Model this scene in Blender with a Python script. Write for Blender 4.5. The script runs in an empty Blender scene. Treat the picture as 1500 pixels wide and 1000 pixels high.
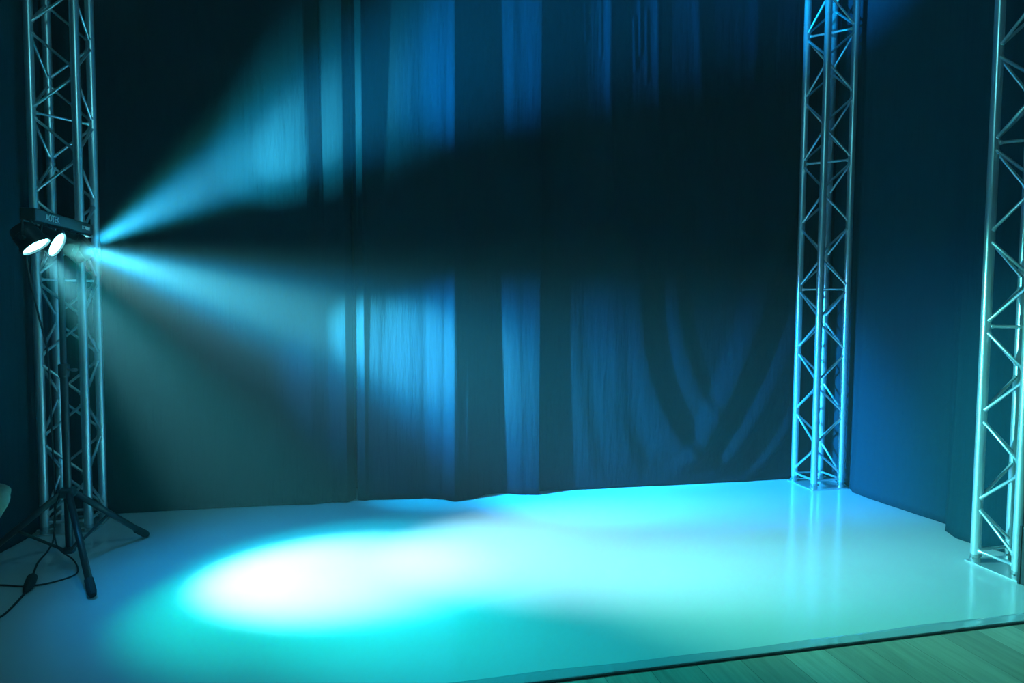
import bpy, bmesh, math, random
import numpy as np
from mathutils import Vector, Matrix

random.seed(7)
SC = bpy.context.scene
COL = SC.collection
PI = math.pi

# ------------------------------------------------------------------ helpers
def link(o, parent=None):
    COL.objects.link(o)
    if parent is not None:
        o.parent = parent
    return o

def obj(name, bm, mat, parent=None, smooth=False, loc=(0, 0, 0)):
    me = bpy.data.meshes.new(name)
    bm.to_mesh(me)
    bm.free()
    me.materials.append(mat)
    if smooth:
        for p in me.polygons:
            p.use_smooth = True
    o = bpy.data.objects.new(name, me)
    o.location = loc
    return link(o, parent)

def tag(o, label=None, cat=None, group=None, kind=None):
    if label:
        o['label'] = label
    if cat:
        o['category'] = cat
    if group:
        o['group'] = group
    if kind:
        o['kind'] = kind
    return o

def thing(name, label, cat, loc=(0, 0, 0), rz=0.0, group=None):
    o = bpy.data.objects.new(name, None)
    o.empty_display_size = 0.1
    o.location = loc
    o.rotation_euler = (0, 0, rz)
    link(o)
    return tag(o, label, cat, group)

def add_box(bm, x0, x1, y0, y1, z0, z1, bevel=0.0):
    vs = [bm.verts.new(p) for p in
          [(x0, y0, z0), (x1, y0, z0), (x1, y1, z0), (x0, y1, z0),
           (x0, y0, z1), (x1, y0, z1), (x1, y1, z1), (x0, y1, z1)]]
    fs = [bm.faces.new([vs[i] for i in f]) for f in
          [(3, 2, 1, 0), (4, 5, 6, 7), (0, 1, 5, 4), (1, 2, 6, 5), (2, 3, 7, 6), (3, 0, 4, 7)]]
    if bevel > 0:
        es = {e for f in fs for e in f.edges}
        bmesh.ops.bevel(bm, geom=list(es), offset=bevel, segments=2, profile=0.5, affect='EDGES')

def frame_of(d):
    d = Vector(d).normalized()
    a = Vector((0, 0, 1)) if abs(d.z) < 0.9 else Vector((1, 0, 0))
    u = d.cross(a).normalized()
    return d, u, d.cross(u).normalized()

def add_tube(bm, pts, rad, n=12, caps=True):
    """tube along a polyline; rad is a number or one radius per point"""
    pts = [Vector(p) for p in pts]
    if not hasattr(rad, '__len__'):
        rad = [rad] * len(pts)
    rings = []
    _, u, v = frame_of(pts[1] - pts[0])
    for i, p in enumerate(pts):
        d = (pts[min(i + 1, len(pts) - 1)] - pts[max(i - 1, 0)]).normalized()
        u = (u - d * u.dot(d)).normalized()
        v = d.cross(u).normalized()
        rings.append([bm.verts.new(p + (u * math.cos(2 * PI * k / n) + v * math.sin(2 * PI * k / n)) * rad[i])
                      for k in range(n)])
    for a, b in zip(rings, rings[1:]):
        for k in range(n):
            bm.faces.new([a[k], a[(k + 1) % n], b[(k + 1) % n], b[k]])
    if caps:
        bm.faces.new(list(reversed(rings[0])))
        bm.faces.new(rings[-1])
    return rings

def tube_obj(name, pts, rad, mat, parent=None, n=12, smooth=True):
    bm = bmesh.new()
    add_tube(bm, pts, rad, n)
    o = obj(name, bm, mat, parent, smooth)
    if smooth:
        m = o.modifiers.new('edge', 'EDGE_SPLIT')
        m.split_angle = math.radians(40)
    return o

def catmull(pts, per=8):
    P = [Vector(p) for p in pts]
    P = [P[0] * 2 - P[1]] + P + [P[-1] * 2 - P[-2]]
    out = []
    for i in range(1, len(P) - 2):
        a, b, c, d = P[i - 1:i + 3]
        for k in range(per):
            t = k / per
            out.append(0.5 * ((2 * b) + (c - a) * t + (2 * a - 5 * b + 4 * c - d) * t * t
                              + (3 * b - a - 3 * c + d) * t ** 3))
    out.append(P[-2])
    return out

# ---------------------------------------------------------------- materials
def new_mat(name):
    m = bpy.data.materials.new(name)
    m.use_nodes = True
    return m, m.node_tree, m.node_tree.nodes['Principled BSDF']

def setp(b, **kw):
    names = {'color': 'Base Color', 'rough': 'Roughness', 'metal': 'Metallic', 'spec': 'Specular IOR Level',
             'sheen': 'Sheen Weight', 'sheen_rough': 'Sheen Roughness', 'coat': 'Coat Weight',
             'coat_rough': 'Coat Roughness'}
    for k, v in kw.items():
        b.inputs[names[k]].default_value = (*v, 1) if k == 'color' else v

def noise_chain(nt, scale_xyz, scale, detail=4, rough=0.55):
    tc = nt.nodes.new('ShaderNodeTexCoord')
    mp = nt.nodes.new('ShaderNodeMapping')
    mp.inputs['Scale'].default_value = scale_xyz
    nz = nt.nodes.new('ShaderNodeTexNoise')
    nz.inputs['Scale'].default_value = scale
    nz.inputs['Detail'].default_value = detail
    nz.inputs['Roughness'].default_value = rough
    nt.links.new(tc.outputs['Object'], mp.inputs['Vector'])
    nt.links.new(mp.outputs['Vector'], nz.inputs['Vector'])
    return nz

def ramp(nt, src, stops):
    r = nt.nodes.new('ShaderNodeValToRGB')
    els = r.color_ramp.elements
    while len(els) < len(stops):
        els.new(0.5)
    for e, (p, c) in zip(els, stops):
        e.position = p
        e.color = (*c, 1)
    nt.links.new(src, r.inputs['Fac'])
    return r

def bump(nt, b, src, strength, dist):
    bp = nt.nodes.new('ShaderNodeBump')
    bp.inputs['Strength'].default_value = strength
    bp.inputs['Distance'].default_value = dist
    nt.links.new(src, bp.inputs['Height'])
    nt.links.new(bp.outputs['Normal'], b.inputs['Normal'])

def mat_plain(name, color, rough=0.5, metal=0.0, spec=0.5, var=0.12, scale=30):
    m, nt, b = new_mat(name)
    setp(b, color=color, rough=rough, metal=metal, spec=spec)
    nz = noise_chain(nt, (1, 1, 1), scale)
    lo = tuple(max(0, c * (1 - var)) for c in color)
    hi = tuple(min(1, c * (1 + var)) for c in color)
    r = ramp(nt, nz.outputs['Fac'], [(0.3, lo), (0.7, hi)])
    nt.links.new(r.outputs['Color'], b.inputs['Base Color'])
    return m

def mat_aluminium():
    m, nt, b = new_mat('brushed aluminium')
    setp(b, color=(0.86, 0.87, 0.88), metal=0.8, rough=0.3)
    nz = noise_chain(nt, (1, 1, 6), 14)
    r = ramp(nt, nz.outputs['Fac'], [(0.3, (0.28,) * 3), (0.75, (0.38,) * 3)])
    nt.links.new(r.outputs['Color'], b.inputs['Roughness'])
    return m

def mat_curtain(name, color):
    m, nt, b = new_mat(name)
    setp(b, color=color, rough=0.8, spec=0.02, sheen=0.0, sheen_rough=0.5)
    # long soft wrinkles of the cloth with a finer weave on top
    a = noise_chain(nt, (9, 9, 0.9), 2.2, 5, 0.55)
    w = noise_chain(nt, (1, 1, 1), 260, 2, 0.5)
    mx = nt.nodes.new('ShaderNodeMath')
    mx.operation = 'MULTIPLY_ADD'
    mx.inputs[1].default_value = 0.06
    nt.links.new(w.outputs['Fac'], mx.inputs[0])
    nt.links.new(a.outputs['Fac'], mx.inputs[2])
    bump(nt, b, mx.outputs[0], 0.5, 0.022)
    return m

def mat_vinyl():
    m, nt, b = new_mat('white dance vinyl')
    setp(b, color=(0.72, 0.73, 0.74), rough=0.3, spec=0.5)
    nz = noise_chain(nt, (1, 1, 1), 3.5, 5)
    r = ramp(nt, nz.outputs['Fac'], [(0.2, (0.60, 0.605, 0.61)), (0.8, (0.63, 0.635, 0.64))])
    nt.links.new(r.outputs['Color'], b.inputs['Base Color'])
    rr = ramp(nt, nz.outputs['Fac'], [(0.2, (0.14,) * 3), (0.8, (0.18,) * 3)])
    nt.links.new(rr.outputs['Color'], b.inputs['Roughness'])
    fine = noise_chain(nt, (1, 1, 1), 5, 3)
    bump(nt, b, fine.outputs['Fac'], 0.05, 0.01)
    return m

def mat_wood():
    m, nt, b = new_mat('oak planks')
    setp(b, rough=0.45, spec=0.4)
    tc = nt.nodes.new('ShaderNodeTexCoord')
    mp = nt.nodes.new('ShaderNodeMapping')
    mp.inputs['Rotation'].default_value = (0, 0, PI / 2)
    mp.inputs['Location'].default_value = (0.35, 0.06, 0)
    nt.links.new(tc.outputs['Object'], mp.inputs['Vector'])
    br = nt.nodes.new('ShaderNodeTexBrick')
    br.inputs['Scale'].default_value = 1.0
    br.inputs['Brick Width'].default_value = 1.38
    br.inputs['Row Height'].default_value = 0.193
    br.inputs['Mortar Size'].default_value = 0.0012
    br.inputs['Bias'].default_value = 0.0
    br.inputs['Color1'].default_value = (0.34, 0.29, 0.22, 1)
    br.inputs['Color2'].default_value = (0.52, 0.46, 0.36, 1)
    br.inputs['Mortar'].default_value = (0.10, 0.08, 0.06, 1)
    nt.links.new(mp.outputs['Vector'], br.inputs['Vector'])
    g = noise_chain(nt, (16, 1.2, 1), 1.6, 6, 0.65)
    gr = ramp(nt, g.outputs['Fac'], [(0.3, (0.62,) * 3), (0.7, (1.0,) * 3)])
    mix = nt.nodes.new('ShaderNodeMix')
    mix.data_type = 'RGBA'
    mix.blend_type = 'MULTIPLY'
    mix.inputs['Factor'].default_value = 1.0
    nt.links.new(br.outputs['Color'], mix.inputs['A'])
    nt.links.new(gr.outputs['Color'], mix.inputs['B'])
    nt.links.new(mix.outputs['Result'], b.inputs['Base Color'])
    bump(nt, b, g.outputs['Fac'], 0.15, 0.004)
    return m

def mat_tape():
    m, nt, b = new_mat('glossy tape')
    setp(b, color=(0.36, 0.39, 0.42), rough=0.12, spec=0.6)
    nz = noise_chain(nt, (1, 2.5, 1), 7, 3)
    bump(nt, b, nz.outputs['Fac'], 0.25, 0.01)
    return m

def mat_emit(name, color, strength):
    m, nt, b = new_mat(name)
    setp(b, color=(0.02, 0.02, 0.02), rough=0.2)
    b.inputs['Emission Color'].default_value = (*color, 1)
    b.inputs['Emission Strength'].default_value = strength
    return m

M_ALU = mat_aluminium()
M_STEEL = mat_plain('zinc steel', (0.6, 0.6, 0.6), 0.35, 1.0)
M_BLACKMETAL = mat_plain('black powder coat', (0.022, 0.024, 0.028), 0.38, 0.0, 0.5)
M_BLACKPLASTIC = mat_plain('black plastic', (0.025, 0.027, 0.03), 0.45)
M_RUBBER = mat_plain('black rubber', (0.015, 0.015, 0.016), 0.7)
M_CABLE = mat_plain('black cable rubber', (0.012, 0.012, 0.013), 0.6)
M_PRINT = mat_plain('white print', (0.75, 0.75, 0.75), 0.5)
M_REAR = mat_curtain('black stage molton', (0.0022, 0.0082, 0.0145))
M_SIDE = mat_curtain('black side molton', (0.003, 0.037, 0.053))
M_VINYL = mat_vinyl()
M_WOOD = mat_wood()
M_TAPE = mat_tape()
M_EDGE_SHADE = mat_plain('dark edge', (0.02, 0.022, 0.025), 0.6)
M_WALL = mat_plain('black paint', (0.02, 0.021, 0.023), 0.9)
M_BAG = mat_plain('grey green canvas', (0.16, 0.17, 0.14), 0.9, var=0.35, scale=14)
M_LENS = mat_emit('lit lens', (0.28, 0.95, 1.0), 13.0)

# ------------------------------------------------------------------ setting
def box_obj(name, x0, x1, y0, y1, z0, z1, mat):
    bm = bmesh.new()
    add_box(bm, x0, x1, y0, y1, z0, z1)
    return tag(obj(name, bm, mat), kind='structure')

box_obj('floor', -3.2, 4.2, -3.0, 5.3, -0.11, -0.007, M_WOOD)
box_obj('ceiling', -3.2, 4.2, -3.0, 5.3, 4.25, 4.35, M_WALL)
box_obj('wall_back', -3.2, 4.2, 5.2, 5.3, -0.007, 4.25, M_WALL)
box_obj('wall_front', -3.2, 4.2, -3.1, -3.0, -0.007, 4.25, M_WALL)
box_obj('wall_left', -3.3, -3.2, -3.0, 5.3, -0.007, 4.25, M_WALL)
box_obj('wall_right', 4.2, 4.3, -3.0, 5.3, -0.007, 4.25, M_WALL)

FRONT = 2.332
bm = bmesh.new()
add_box(bm, -3.0, 4.05, FRONT + 0.004, 5.15, -0.007, 0.0)
stage = tag(obj('stage_floor', bm, M_VINYL), kind='structure')
bm = bmesh.new()
add_box(bm, -3.0, 4.05, FRONT - 0.0015, FRONT + 0.0035, -0.007, -0.001)
tag(obj('edge_shade_1', bm, M_EDGE_SHADE), kind='structure')  # black strip painted in for the shade on the stage's front side

# glossy tape holding the front edge of the vinyl down, with crinkles
def tape():
    nx, ny = 700, 7
    x0, x1, y0, y1 = -2.6, 3.9, FRONT + 0.004, FRONT + 0.066
    crink = [(1.845, .012, .0022), (1.905, .02, .0022), (1.955, .01, .0022), (2.065, .012, .0024), (0.95, .008, .003),
             (0.60, .008, .002), (2.57, .03, .003), (2.72, .05, .002)]
    bm = bmesh.new()
    g = []
    for j in range(ny):
        row = []
        for i in range(nx):
            x = x0 + (x1 - x0) * i / (nx - 1)
            y = y0 + (y1 - y0) * j / (ny - 1)
            if j == ny - 1:
                y += 0.006 * math.sin(x * 3.1) + 0.003 * math.sin(x * 11)
            z = 0.0011
            for c, w, a in crink:
                z += a * math.exp(-((x - c - 0.1 * (y - y0)) / w) ** 2) * (0.5 + 0.5 * math.sin(j * 0.9))
            row.append(bm.verts.new((x, y, z)))
        g.append(row)
    for j in range(ny - 1):
        for i in range(nx - 1):
            bm.faces.new([g[j][i], g[j][i + 1], g[j + 1][i + 1], g[j + 1][i]])
    o = obj('floor_tape', bm, M_TAPE, None, True)
    m = o.modifiers.new('thick', 'SOLIDIFY')
    m.thickness = 0.0008
    m.offset = -1
    return tag(o, 'dark glossy crinkled tape strip along the front edge of the white stage floor', 'tape')
tape()

# ----------------------------------------------------------------- curtains
def smooth_lerp(xs, ys, x):
    """cosine eased interpolation through the keys"""
    xs = np.asarray(xs)
    ys = np.asarray(ys)
    i = np.clip(np.searchsorted(xs, x) - 1, 0, len(xs) - 2)
    t = np.clip((x - xs[i]) / (xs[i + 1] - xs[i]), 0, 1)
    s = t * t * (3 - 2 * t)
    s = 0.55 * s + 0.45 * t
    return ys[i] * (1 - s) + ys[i + 1] * s

def seg_dist(px, pz, poly):
    best = np.full(px.shape, 1e9)
    for (ax, az), (bx, bz) in zip(poly, poly[1:]):
        dx, dz = bx - ax, bz - az
        t = np.clip(((px - ax) * dx + (pz - az) * dz) / (dx * dx + dz * dz), 0, 1)
        best = np.minimum(best, np.hypot(px - ax - t * dx, pz - az - t * dz))
    return best

def curtain(name, bottom, top, label, mat, axis='y', ridges=(), nu=260, nz=70, ztop=4.2, hem=0.004,
            wav=0.004, seed=0, group=None, zgamma=1.0, face=-1):
    """bottom/top: matching lists of (along, depth) keys. axis 'y': runs along X with depth in Y."""
    b = np.array(bottom, float)
    t = np.array(top, float)
    # shared parameter: arc index of keys, weighted by bottom spacing
    k = np.concatenate([[0], np.cumsum(np.abs(np.diff(b[:, 0])) + np.abs(np.diff(t[:, 0])) + 1e-3)])
    k /= k[-1]
    u = np.unique(np.concatenate([np.linspace(0, 1, nu), k]))
    zs = np.linspace(0, 1, nz)
    U, Z = np.meshgrid(u, zs)
    W = Z ** zgamma
    A = np.interp(U, k, b[:, 0]) * (1 - W) + np.interp(U, k, t[:, 0]) * W
    D = smooth_lerp(k, b[:, 1], U) * (1 - W) + smooth_lerp(k, t[:, 1], U) * W
    H = hem + Z * (ztop - hem)
    rs = np.random.RandomState(seed)
    for _ in range(7):
        f, ph, sl = rs.uniform(9, 34), rs.uniform(0, 6.28), rs.uniform(-1.2, 1.2)
        D += face * wav * rs.uniform(0.3, 1) * np.sin(f * A + sl * H + ph) * (0.45 + 0.55 * np.sin(1.3 * H + ph * 2)) * 9 / f
    for rd in ridges:
        if len(rd) == 4:              # a drape: slow rise from the left, quick return on the right
            poly, amp, wl, wr = rd
            q = sorted([(h, a) for a, h in poly])
            hh = np.array([h for h, _ in q])
            pf = np.polyfit(hh, [a for _, a in q], 2 if len(q) < 5 else 3)
            c = np.polyval(pf, np.clip(H, hh[0] - 0.15, hh[-1] + 0.1))
            x = A - c
            fade = np.clip((H - q[0][0] + 0.05) / 0.15, 0, 1) * np.clip((q[-1][0] + 0.5 - H) / 0.8, 0, 1)
            l = np.clip(1 + x / wl, 0, 1)
            r = np.clip(1 - x / wr, 0, 1)
            pr = np.where(x < 0, l * l * (3 - 2 * l), r * r * (3 - 2 * r))
            D += face * amp * pr * fade
            continue
        poly, amp, w = rd
        d = seg_dist(A, H, poly)
        D += face * amp * np.exp(-(d / w) ** 2)
    bm = bmesh.new()
    g = []
    for j in range(U.shape[0]):
        row = []
        for i in range(U.shape[1]):
            a, dd, h = A[j, i], D[j, i], H[j, i]
            row.append(bm.verts.new((a, dd, h) if axis == 'y' else (dd, a, h)))
        g.append(row)
    for j in range(len(g) - 1):
        for i in range(len(u) - 1):
            bm.faces.new([g[j][i], g[j][i + 1], g[j + 1][i + 1], g[j + 1][i]])
    o = obj(name, bm, mat, None, True)
    m = o.modifiers.new('thick', 'SOLIDIFY')
    m.thickness = 0.003
    m.offset = 0
    return tag(o, label, 'curtain', group)

GC = 'black cloth curtains round the stage'
# rear wall, panel beside the left truss up to the gap
curtain('stage_curtain',
        [(-1.93, 4.86), (-1.5, 4.85), (-1.04, 4.84), (-0.6, 4.825), (-0.32, 4.80), (-0.20, 4.815), (-0.09, 4.80), (-0.035, 4.86)],
        [(-1.93, 4.87), (-1.5, 4.86), (-1.1, 4.86), (-0.72, 4.85), (-0.37, 4.77), (-0.28, 4.845), (-0.11, 4.765), (-0.07, 4.84)],
        'rear black curtain panel hanging behind the tripod and truss, left of the narrow gap', M_REAR,
        seed=1, group=GC, wav=0.003)
# rear wall, panel with the two broad bluish folds
curtain('stage_curtain',
        [(-0.02, 4.84), (0.0, 4.828), (0.035, 4.818), (0.06, 4.825), (0.2, 4.805), (0.46, 4.785), (0.575, 4.73), (0.655, 4.66),
         (0.76, 4.685), (0.93, 4.79), (1.03, 4.80), (1.17, 4.73), (1.292, 4.705), (1.302, 4.73)],
        [(-0.05, 4.84), (-0.02, 4.80), (0.02, 4.735), (0.045, 4.79), (0.165, 4.85), (0.40, 4.79), (0.61, 4.705), (0.655, 4.695),
         (0.72, 4.735), (0.87, 4.79), (0.91, 4.785), (1.10, 4.745), (1.285, 4.70), (1.295, 4.73)],
        'rear black curtain panel with two broad deep vertical folds catching blue light', M_REAR,
        seed=2, group=GC, wav=0.0025)
# rear wall, flat panel with swagged drapes, between the seam and the rear right truss
R = []
def P2(px, py):          # a point on the plane of the rear curtain, in metres (x, z)
    return (1.30 + (px - 790) * 0.00575, max(0.0, (716 - (px - 790) * 0.0335 - py) * (0.00500 + (px - 790) * 0.0000010)))
R.append(([P2(915, 330), P2(925, 470), P2(945, 550), P2(972, 630), P2(1010, 672)], 0.068, 0.34, 0.16))
R.append(([P2(985, 330), P2(990, 480), P2(1005, 560), P2(1040, 610)], 0.028, 0.18, 0.12))
R.append(([P2(1150, 300), P2(1115, 420), P2(1070, 540), P2(1030, 640), P2(1000, 685)], 0.06, 0.22, 0.12))
R.append(([P2(1165, 440), P2(1125, 560), P2(1080, 650), P2(1040, 692)], 0.05, 0.2, 0.13))
R.append(([P2(1165, 590), P2(1130, 660), P2(1095, 700)], 0.035, 0.15, 0.06))
R.append(([P2(882, 380), P2(890, 520), P2(905, 620), P2(925, 690)], 0.024, 0.24, 0.15))
R.append(([P2(835, 380), P2(842, 520), P2(852, 620), P2(865, 690)], 0.012, 0.14, 0.12))
R.append(([P2(808, 560), P2(812, 640), P2(822, 712)], 0.009, 0.02))
R.append(([P2(880, -60), P2(882, 120), P2(888, 300)], 0.03, 0.035))
R.append(([P2(945, -60), P2(948, 100), P2(955, 230)], 0.02, 0.03))
R.append(([P2(1000, -60), P2(1010, 120), P2(1030, 260)], 0.02, 0.05))
R.append(([P2(1095, -60), P2(1090, 120), P2(1080, 260)], 0.02, 0.06))
for pxx, y0, y1, a in [(812, -30, 60, .008), (822, -20, 90, .007), (833, 10, 120, .006), (846, -30, 50, .007), (868, -30, 70, .006),
                       (905, -20, 60, .006), (915, 20, 90, .008), (922, -30, 70, .008), (932, 10, 110, .006)]:
    R.append(([P2(pxx, y0), P2(pxx + 2, y1)], a, 0.014))
curtain('stage_curtain',
        [(1.25, 4.80), (1.32, 4.80), (1.42, 4.79), (1.524, 4.78), (2.0, 4.765), (2.52, 4.745), (3.0, 4.735), (3.45, 4.73), (3.80, 4.75)],
        [(1.24, 4.80), (1.32, 4.80), (1.42, 4.78), (1.54, 4.77), (2.0, 4.775), (2.52, 4.76), (3.0, 4.765), (3.45, 4.77), (3.80, 4.78)],
        'rear black curtain panel with curved swags between the cloth seam and the far square truss', M_REAR,
        ridges=R, seed=3, group=GC, nu=420, nz=150, wav=0.0025)
# right side
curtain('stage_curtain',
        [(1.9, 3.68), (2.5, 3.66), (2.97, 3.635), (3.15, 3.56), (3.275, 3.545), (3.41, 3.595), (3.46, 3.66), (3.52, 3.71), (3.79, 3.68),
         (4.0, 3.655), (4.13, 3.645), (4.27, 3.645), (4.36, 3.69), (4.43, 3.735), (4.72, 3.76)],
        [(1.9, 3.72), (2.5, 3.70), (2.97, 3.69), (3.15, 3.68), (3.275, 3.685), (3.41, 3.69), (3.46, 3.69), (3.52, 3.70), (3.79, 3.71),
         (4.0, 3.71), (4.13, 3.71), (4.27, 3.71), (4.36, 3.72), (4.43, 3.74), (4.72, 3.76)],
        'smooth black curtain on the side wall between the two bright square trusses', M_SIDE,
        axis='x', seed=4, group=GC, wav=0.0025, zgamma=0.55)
# left side
curtain('stage_curtain',
        [(1.6, -2.25), (2.6, -2.2), (3.3, -2.12), (3.8, -2.05), (4.16, -1.975), (4.46, -1.94), (4.84, -1.955)],
        [(1.6, -2.25), (2.6, -2.2), (3.3, -2.14), (3.8, -2.07), (4.16, -1.985), (4.46, -1.95), (4.84, -1.955)],
        'unlit black side curtain on the dark side of the stage, beyond the tripod truss', M_SIDE,
        axis='x', seed=5, group=GC, wav=0.003, face=1)

# ------------------------------------------------------------------- truss
S = 0.239 / 2
PITCH = 0.487
def truss(label, x, y, phase, diag, height=4.1):
    """square section aluminium tower; phase 0: nodes of the diagonals on chords 0 and 2 start low"""
    t = thing('box_truss', label, 'truss', (x, y, 0), 0, 'square aluminium stage trusses')
    c = [(-S, -S), (S, -S), (S, S), (-S, S)]
    bm = bmesh.new()
    add_box(bm, -0.155, 0.155, -0.155, 0.155, 0.001, 0.008, 0.002)
    bp = obj('base_plate', bm, M_ALU, t)
    for q in c:                      # conical couplers with their pins, at the foot of each chord
        bm = bmesh.new()
        add_tube(bm, [(q[0], q[1], 0.008), (q[0], q[1], 0.03), (q[0], q[1], 0.032), (q[0], q[1], 0.05)],
                 [0.027, 0.027, 0.024, 0.0245], 20)
        cp = obj('coupler', bm, M_STEEL, t)
        bm = bmesh.new()
        add_tube(bm, [(q[0] - 0.04, q[1] - 0.012, 0.03), (q[0] + 0.04, q[1] + 0.012, 0.03)], [0.005, 0.006], 8)
        add_tube(bm, [(q[0] + 0.04, q[1] + 0.012, 0.03), (q[0] + 0.052, q[1] + 0.016, 0.03)], 0.01, 8)
        obj('pin', bm, M_STEEL, cp)
    for q in c:
        tube_obj('chord', [(q[0], q[1], 0.05), (q[0], q[1], height)], 0.025, M_ALU, t, 24)
    def brace(a, b, za, zb, r=0.0085):
        A = Vector((*c[a], za))
        B = Vector((*c[b], zb))
        d = (B - A).normalized()
        A2, B2 = A + d * 0.024, B - d * 0.024
        bm = bmesh.new()
        add_tube(bm, [A2, A2 + d * 0.006, A2 + d * 0.016, B2 - d * 0.016, B2 - d * 0.006, B2],
                 [r * 1.7, r * 1.55, r, r, r * 1.55, r * 1.7], 10)
        obj('brace', bm, M_ALU, t, True)
    g = 0.019                        # the two diagonals of a node stay a little apart
    z0 = 0.09
    n = 0
    while z0 + n * PITCH / 2 + PITCH / 2 < height:
        lo = z0 + n * PITCH / 2
        hi = lo + PITCH / 2
        for f in range(4):
            a, b = f, (f + 1) % 4
            low_on_a = (a % 2 == 0)
            if (n + phase) % 2:
                low_on_a = not low_on_a
            if low_on_a:
                brace(a, b, lo + g, hi - g)
            else:
                brace(a, b, hi - g, lo + g)
        n += 1
    for f in range(4):               # the square of rungs at the foot
        brace(f, (f + 1) % 4, 0.072, 0.072)
    for z, a, b in diag:
        brace(a, b, z, z)
    return t

truss('square aluminium truss tower standing behind the tripod light stand', -1.7515, 4.627, 0, [(2.525, 0, 2), (1.545, 0, 2), (3.5, 0, 2)])
truss('square aluminium truss tower in the far corner where the rear and side curtains meet', 3.529, 4.536, 1,
      [(2.525, 1, 3), (1.545, 1, 3), (3.5, 1, 3)])
truss('brightly lit square aluminium truss tower cut off by the right edge of the picture', 3.440, 2.832, 0,
      [(2.29, 1, 3), (1.31, 1, 3)])

# ----------------------------------------------------------- tripod stand
TX, TY = -1.505, 3.895
st = thing('tripod_light_stand', 'black tripod stand holding the lamp bar in front of the truss', 'light stand', (TX, TY, 0))
tube_obj('lower_pole', [(0, 0, 0.09), (0, 0, 1.06)], 0.0185, M_BLACKMETAL, st, 20)
tube_obj('upper_pole', [(0, 0, 1.0), (0, 0, 1.785)], 0.0145, M_BLACKMETAL, st, 20)
bm = bmesh.new()
add_tube(bm, [(0, 0, 1.02), (0, 0, 1.03), (0, 0, 1.085), (0, 0, 1.09)], [0.022, 0.026, 0.026, 0.02], 20)
cl = obj('clamp_collar', bm, M_BLACKPLASTIC, st)
bm = bmesh.new()
add_tube(bm, [(0.02, -0.01, 1.06), (0.06, -0.03, 1.06)], 0.006, 8)
add_tube(bm, [(0.06, -0.055, 1.062), (0.06, -0.005, 1.058)], 0.008, 8)
obj('clamp_screw', bm, M_STEEL, cl)
bm = bmesh.new()
add_box(bm, -0.034, 0.034, -0.034, 0.034, 0.385, 0.435, 0.01)
obj('hub', bm, M_BLACKPLASTIC, st)
bm = bmesh.new()
add_box(bm, -0.026, 0.026, -0.026, 0.026, 0.085, 0.12, 0.008)
obj('lower_hub', bm, M_BLACKPLASTIC, st)
def around(ang, r, z):
    return (r * math.cos(ang), r * math.sin(ang), z)
for deg in (-59, 60, 180):
    a = math.radians(deg)
    RF = 0.50
    bm = bmesh.new()
    add_tube(bm, [around(a, 0.03, 0.405), around(a, RF - 0.03, 0.038)], 0.0165, 16)
    lg = obj('leg', bm, M_BLACKMETAL, st, True)
    bm = bmesh.new()
    add_tube(bm, [around(a, RF - 0.075, 0.072), around(a, RF - 0.02, 0.030), around(a, RF + 0.0, 0.017)],
             [0.0205, 0.0215, 0.0165], 16)
    obj('rubber_foot', bm, M_RUBBER, lg)
    bm = bmesh.new()
    add_tube(bm, [around(a, 0.022, 0.10), around(a, 0.25, 0.226)], 0.008, 8)
    obj('strut', bm, M_BLACKMETAL, st)

# -------------------------------------------------------------- lamp bar
BZ0, BZ1 = 1.792, 1.852
BY0, BY1 = 3.56, 4.26
bar = thing('stage_light_bar', 'black lamp bar with four lit spotlights on top of the tripod stand', 'stage light', (TX, TY, 1.785))
def rel(x, y, z):
    return (x - TX, y - TY, z - 1.785)
def bx(bm, x0, x1, y0, y1, z0, z1, bevel=0.0):
    a, b = rel(x0, y0, z0), rel(x1, y1, z1)
    add_box(bm, a[0], b[0], a[1], b[1], a[2], b[2], bevel)
bm = bmesh.new()
bx(bm, TX - 0.035, TX + 0.03, BY0, BY1, BZ0, BZ1, 0.006)
hs = obj('housing', bm, M_BLACKMETAL, bar)
bm = bmesh.new()
bx(bm, TX - 0.02, TX + 0.034, 4.09, 4.25, BZ0 - 0.014, BZ0 - 0.009)
obj('bracket', bm, M_STEEL, bar)

def text_part(body, size, y, z, parent, name):
    cu = bpy.data.curves.new(name, 'FONT')
    cu.body = body
    cu.size = size
    cu.extrude = 0.0006
    tmp = bpy.data.objects.new(name, cu)
    COL.objects.link(tmp)
    bpy.context.view_layer.update()
    me = bpy.data.meshes.new_from_object(tmp.evaluated_get(bpy.context.evaluated_depsgraph_get()))
    bpy.data.objects.remove(tmp)
    me.materials.clear()
    me.materials.append(M_PRINT)
    o = bpy.data.objects.new(name, me)
    o.rotation_euler = (PI / 2, 0, PI / 2)
    o.location = rel(TX + 0.0312, y, z)
    link(o, parent)
    return o
tag(text_part('AOTEK', 0.047, 3.665, 1.806, hs, 'lettering'), 'white lettering')
tag(text_part('LC 700W', 0.027, 4.10, 1.812, hs, 'lettering'), 'small white lettering')

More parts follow.
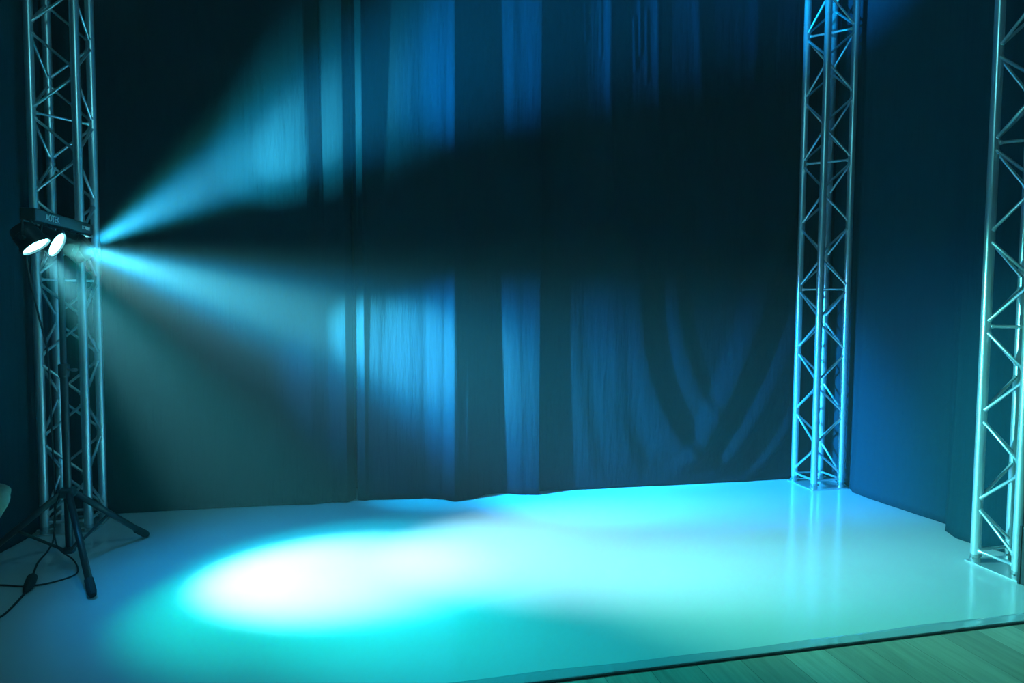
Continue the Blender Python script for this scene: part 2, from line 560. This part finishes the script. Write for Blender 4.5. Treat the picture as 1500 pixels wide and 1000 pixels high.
LAMPS = []
def lamp(piv, target, lens_mat):
    piv, target = Vector(piv), Vector(target)
    d = (target - piv).normalized()
    m = d.to_track_quat('Z', 'Y').to_matrix().to_4x4()
    base = Vector(rel(*piv))
    m.translation = base
    def place(bm):
        bmesh.ops.transform(bm, matrix=m, verts=bm.verts)
    # lathe the can: rear dome, body with a step, flared front ring with a hollow lip
    prof = [(-0.075, 0.001), (-0.074, 0.03), (-0.066, 0.048), (-0.05, 0.055), (-0.03, 0.056), (-0.028, 0.059), (0.0, 0.06),
            (0.025, 0.062), (0.027, 0.069), (0.045, 0.07), (0.046, 0.063), (0.036, 0.062)]
    bm = bmesh.new()
    n = 28
    rings = [[bm.verts.new((r * math.cos(2 * PI * k / n), r * math.sin(2 * PI * k / n), z)) for k in range(n)] for z, r in prof]
    for a, b in zip(rings, rings[1:]):
        for k in range(n):
            bm.faces.new([a[k], a[(k + 1) % n], b[(k + 1) % n], b[k]])
    place(bm)
    hd = obj('lamp_head', bm, M_BLACKMETAL, bar, True)
    md = hd.modifiers.new('edge', 'EDGE_SPLIT')
    md.split_angle = math.radians(35)
    # lens: seven bulging optics on a disc
    bm = bmesh.new()
    add_tube(bm, [(0, 0, 0.028), (0, 0, 0.036)], 0.061, 28)
    for k in range(7):
        cx, cy = (0, 0) if k == 6 else (0.038 * math.cos(k * PI / 3), 0.038 * math.sin(k * PI / 3))
        add_tube(bm, [(cx, cy, 0.035), (cx, cy, 0.040), (cx, cy, 0.043)], [0.0165, 0.013, 0.006], 12)
    place(bm)
    tag(obj('lens', bm, lens_mat, hd), 'glowing cyan white lens')
    # yoke: a strap from the bar down both sides of the can
    side = Vector((0, 1, 0))
    w = 0.073
    top = Vector((base.x, base.y, BZ0 - 1.785))
    pts = [base + side * w, base + side * w + Vector((0, 0, 0.03)), top + side * w * 0.9 + Vector((0, 0, -0.008)),
           top - side * w * 0.9 + Vector((0, 0, -0.008)), base - side * w + Vector((0, 0, 0.03)), base - side * w]
    bm = bmesh.new()
    for a, b in zip(pts, pts[1:]):
        add_tube(bm, [a, b], 0.0055, 8)
    add_tube(bm, [top + Vector((0, 0, -0.01)), top + Vector((0, 0, 0.003))], 0.012, 10)
    obj('yoke', bm, M_BLACKMETAL, hd)
    bm = bmesh.new()
    for s in (-1, 1):
        add_tube(bm, [base + side * s * (w - 0.012), base + side * s * (w + 0.012)], 0.011, 10)
    obj('tilt_knob', bm, M_BLACKPLASTIC, hd)
    LAMPS.append((piv + d * 0.052, d))

T1 = (-0.21, 3.50, 0.0)
T2 = (2.0, 3.62, 0.0)
T3 = (0.85, 5.0, 0.78)
T4 = (0.05, 5.0, 2.95)
lamp((-1.50, 3.56, 1.705), T1, M_LENS)
lamp((-1.50, 3.75, 1.715), T2, M_LENS)
lamp((-1.50, 3.99, 1.72), T3, M_LENS)
lamp((-1.50, 4.17, 1.705), T4, M_LENS)

def spot(i, name, watts, color, size, blend, yaw=0.0, pitch=0.0, radius=0.03):
    p, d = LAMPS[i]
    right = Vector((d.y, -d.x, 0)).normalized()
    up = right.cross(d).normalized()
    dd = (d + right * math.tan(math.radians(yaw)) + up * math.tan(math.radians(pitch))).normalized()
    li = bpy.data.lights.new(name, 'SPOT')
    li.energy = watts
    li.color = color
    li.spot_size = math.radians(size)
    li.spot_blend = blend
    li.shadow_soft_size = radius
    o = bpy.data.objects.new(name, li)
    o.location = p
    o.rotation_euler = dd.to_track_quat('-Z', 'Y').to_euler()
    link(o)

WHITE, CYAN, GREEN, BLUE = (0.21, 0.86, 1.0), (0.04, 0.86, 0.84), (0.16, 1.0, 0.72), (0.0, 0.38, 1.0)
TEAL, SKY = (0.0, 0.95, 0.88), (0.34, 0.66, 1.0)
# yaw > 0 turns towards the front of the stage, the side on which the green diodes spill
spot(0, 'spot_white', 1800, WHITE, 36, 0.95, yaw=-1)
spot(0, 'spot_teal', 130, TEAL, 46, 0.9, yaw=-3)
spot(0, 'spot_green', 190, (0.0, 1.0, 0.62), 46, 1.0, yaw=8, pitch=-3)
spot(0, 'spot_blue', 110, BLUE, 90, 1.0, yaw=-4, pitch=2)
spot(0, 'spot_azure', 430, (0.0, 0.6, 1.0), 44, 1.0, yaw=-3, pitch=2)
spot(1, 'spot_white', 800, (0.48, 0.84, 1.0), 36, 1.0, pitch=-6)
spot(1, 'spot_sky', 300, SKY, 52, 1.0, yaw=-3, pitch=4)
spot(1, 'spot_teal', 460, TEAL, 62, 1.0, yaw=14, pitch=-3)
spot(1, 'spot_green', 1400, GREEN, 38, 1.0, yaw=12, pitch=10)
spot(1, 'spot_blue', 850, BLUE, 42, 1.0, yaw=-1, pitch=9)
spot(2, 'spot_cyan', 2900, CYAN, 28, 0.8, yaw=2, pitch=2)
spot(2, 'spot_core', 5800, (0.26, 0.96, 0.90), 22, 1.0, pitch=3)
spot(2, 'spot_blue', 7000, BLUE, 38, 1.0, yaw=10, pitch=1)
spot(2, 'spot_indigo', 1100, (0.0, 0.45, 1.0), 34, 1.0, yaw=-2, pitch=-10)
spot(3, 'spot_cyan', 1500, CYAN, 44, 1.0)
spot(3, 'spot_core', 2300, (0.22, 0.92, 0.86), 24, 1.0, yaw=-1, pitch=-2)
spot(3, 'spot_blue', 8500, BLUE, 32, 1.0, yaw=20, pitch=-1)

# dim unseen fill light, added high in front of the stage for the trusses
hl = bpy.data.lights.new('truss_fill', 'POINT')
hl.energy = 52
hl.color = (0.14, 0.78, 0.92)
hl.shadow_soft_size = 0.12
ho = bpy.data.objects.new('truss_fill', hl)
ho.location = (0.35, 1.3, 3.7)
link(ho)

# ------------------------------------------------------------------ cables
def cable(pts, r, label, nm='power_cable'):
    bm = bmesh.new()
    add_tube(bm, catmull(pts, 8), r, 8)
    return tag(obj(nm, bm, M_CABLE, None, True), label, 'cable')
k1 = cable([(-1.52, 3.60, 1.80), (-1.56, 3.66, 1.62), (-1.70, 4.10, 1.35), (-1.765, 4.36, 1.1), (-1.775, 4.40, 0.7), (-1.77, 4.40, 0.3),
            (-1.755, 4.34, 0.05), (-1.73, 4.2, 0.006), (-1.70, 4.0, 0.006), (-1.64, 3.80, 0.007), (-1.60, 3.69, 0.016), (-1.585, 3.60, 0.010),
            (-1.572, 3.45, 0.006), (-1.575, 3.33, 0.006), (-1.64, 3.26, 0.006), (-1.8, 3.23, 0.006)], 0.005,
           'black power cable dropping down the truss and running over the floor to the edge')
bm = bmesh.new()
add_tube(bm, [(-1.625, 3.765, 0.02), (-1.615, 3.735, 0.024), (-1.59, 3.65, 0.024), (-1.585, 3.615, 0.02), (-1.582, 3.585, 0.012)],
         [0.014, 0.024, 0.024, 0.02, 0.008], 14)
obj('plug', bm, M_RUBBER, k1, True)
cable([(-1.535, 3.88, 0.42), (-1.56, 3.87, 0.30), (-1.55, 3.86, 0.14), (-1.50, 3.93, 0.03), (-1.44, 3.80, 0.006), (-1.52, 3.70, 0.006),
       (-1.63, 3.68, 0.006), (-1.75, 3.72, 0.006), (-1.95, 3.74, 0.006), (-2.0, 3.6, 0.006)], 0.004,
      'thin black cable looping from the tripod hub towards the dark side curtain')

# ----------------------------------------- bulging canvas sack at the edge
def sack():
    bm = bmesh.new()
    prof = [(0.0, 0.01), (0.0, 0.075), (0.10, 0.085), (0.25, 0.085), (0.38, 0.09), (0.46, 0.105), (0.52, 0.145), (0.555, 0.165),
            (0.59, 0.192), (0.61, 0.186), (0.635, 0.194), (0.655, 0.178), (0.675, 0.15), (0.69, 0.10), (0.70, 0.05), (0.73, 0.06), (0.75, 0.045), (0.755, 0.01)]
    n = 40
    rings = []
    for z, r in prof:
        rings.append([bm.verts.new((r * (1 + 0.06 * math.sin(5 * a + z * 9) + 0.04 * math.sin(11 * a - z * 21)) * math.cos(a),
                                    r * (1 + 0.06 * math.sin(5 * a + z * 9) + 0.04 * math.sin(9 * a + z * 17)) * math.sin(a),
                                    z + (0.012 * math.sin(4 * a + z * 30) if 0.2 < z < 0.72 else 0)))
                      for a in [2 * PI * k / n for k in range(n)]])
    for a, b in zip(rings, rings[1:]):
        for k in range(n):
            bm.faces.new([a[k], a[(k + 1) % n], b[(k + 1) % n], b[k]])
    o = obj('canvas_sack', bm, M_BAG, None, True, loc=(-1.578, 3.0, 0.002))
    s = o.modifiers.new('sub', 'SUBSURF')
    s.levels = s.render_levels = 2
    return tag(o, 'pale crumpled canvas sack cut off by the dark edge beside the truss', 'sack')
sack()

# --------------------------------------- black case by the right hand truss
cs = thing('flight_case', 'black equipment case standing on the floor in front of the nearest truss', 'case', (3.255, 2.50, 0))
bm = bmesh.new()
add_box(bm, 0.0, 0.34, 0.0, 0.145, 0.012, 0.31, 0.006)
obj('case_body', bm, M_BLACKPLASTIC, cs)
for (x, y) in ((0.0, 0.0), (0.34, 0.0), (0.0, 0.145), (0.34, 0.145)):
    bm = bmesh.new()
    add_box(bm, x - 0.006, x + 0.006, y - 0.006, y + 0.006, 0.012, 0.312, 0.002)
    obj('edge_profile', bm, M_BLACKMETAL, cs)
    bm = bmesh.new()
    add_tube(bm, [(x + (0.03 if x == 0 else -0.03), y + (0.03 if y == 0 else -0.03), 0.0),
                  (x + (0.03 if x == 0 else -0.03), y + (0.03 if y == 0 else -0.03), 0.013)], 0.015, 10)
    obj('foot', bm, M_RUBBER, cs)

# -------------------------------------------------------- haze in the air
w = bpy.data.worlds.new('World')
SC.world = w
w.use_nodes = True
nt = w.node_tree
nt.nodes['Background'].inputs['Color'].default_value = (0, 0, 0, 1)
nt.nodes['Background'].inputs['Strength'].default_value = 0.0
vs = nt.nodes.new('ShaderNodeVolumeScatter')
vs.inputs['Color'].default_value = (0.98, 0.98, 0.98, 1)
vs.inputs['Density'].default_value = 0.0115
vs.inputs['Anisotropy'].default_value = 0.0
nt.links.new(vs.outputs['Volume'], nt.nodes['World Output'].inputs['Volume'])

# ------------------------------------------------------------------ camera
F, PITCHC, ROLL, YAW, CH = 974.87, 0.0557, 0.0060, 0.2256, 1.4134
cp, sp = math.cos(PITCHC), math.sin(PITCHC)
fwd = Vector((math.sin(YAW) * cp, math.cos(YAW) * cp, -sp))
right = Vector((math.cos(YAW), -math.sin(YAW), 0))
up = right.cross(fwd)
r2 = right * math.cos(ROLL) + up * math.sin(ROLL)
u2 = -right * math.sin(ROLL) + up * math.cos(ROLL)
cam = bpy.data.cameras.new('Camera')
cam.sensor_width = 36.0
cam.lens = F / 1500 * 36.0
cam.clip_start = 0.05
co = bpy.data.objects.new('Camera', cam)
co.matrix_world = Matrix(((r2.x, u2.x, -fwd.x, 0), (r2.y, u2.y, -fwd.y, 0), (r2.z, u2.z, -fwd.z, CH), (0, 0, 0, 1)))
link(co)
SC.camera = co

SC.view_settings.view_transform = 'Standard'
SC.view_settings.look = 'None'
SC.view_settings.gamma = 1.0
SC.view_settings.exposure = 0.0
SC.view_settings.use_curve_mapping = False
SC.cycles.use_denoising = True
SC.cycles.max_bounces = 5
SC.cycles.volume_bounces = 1
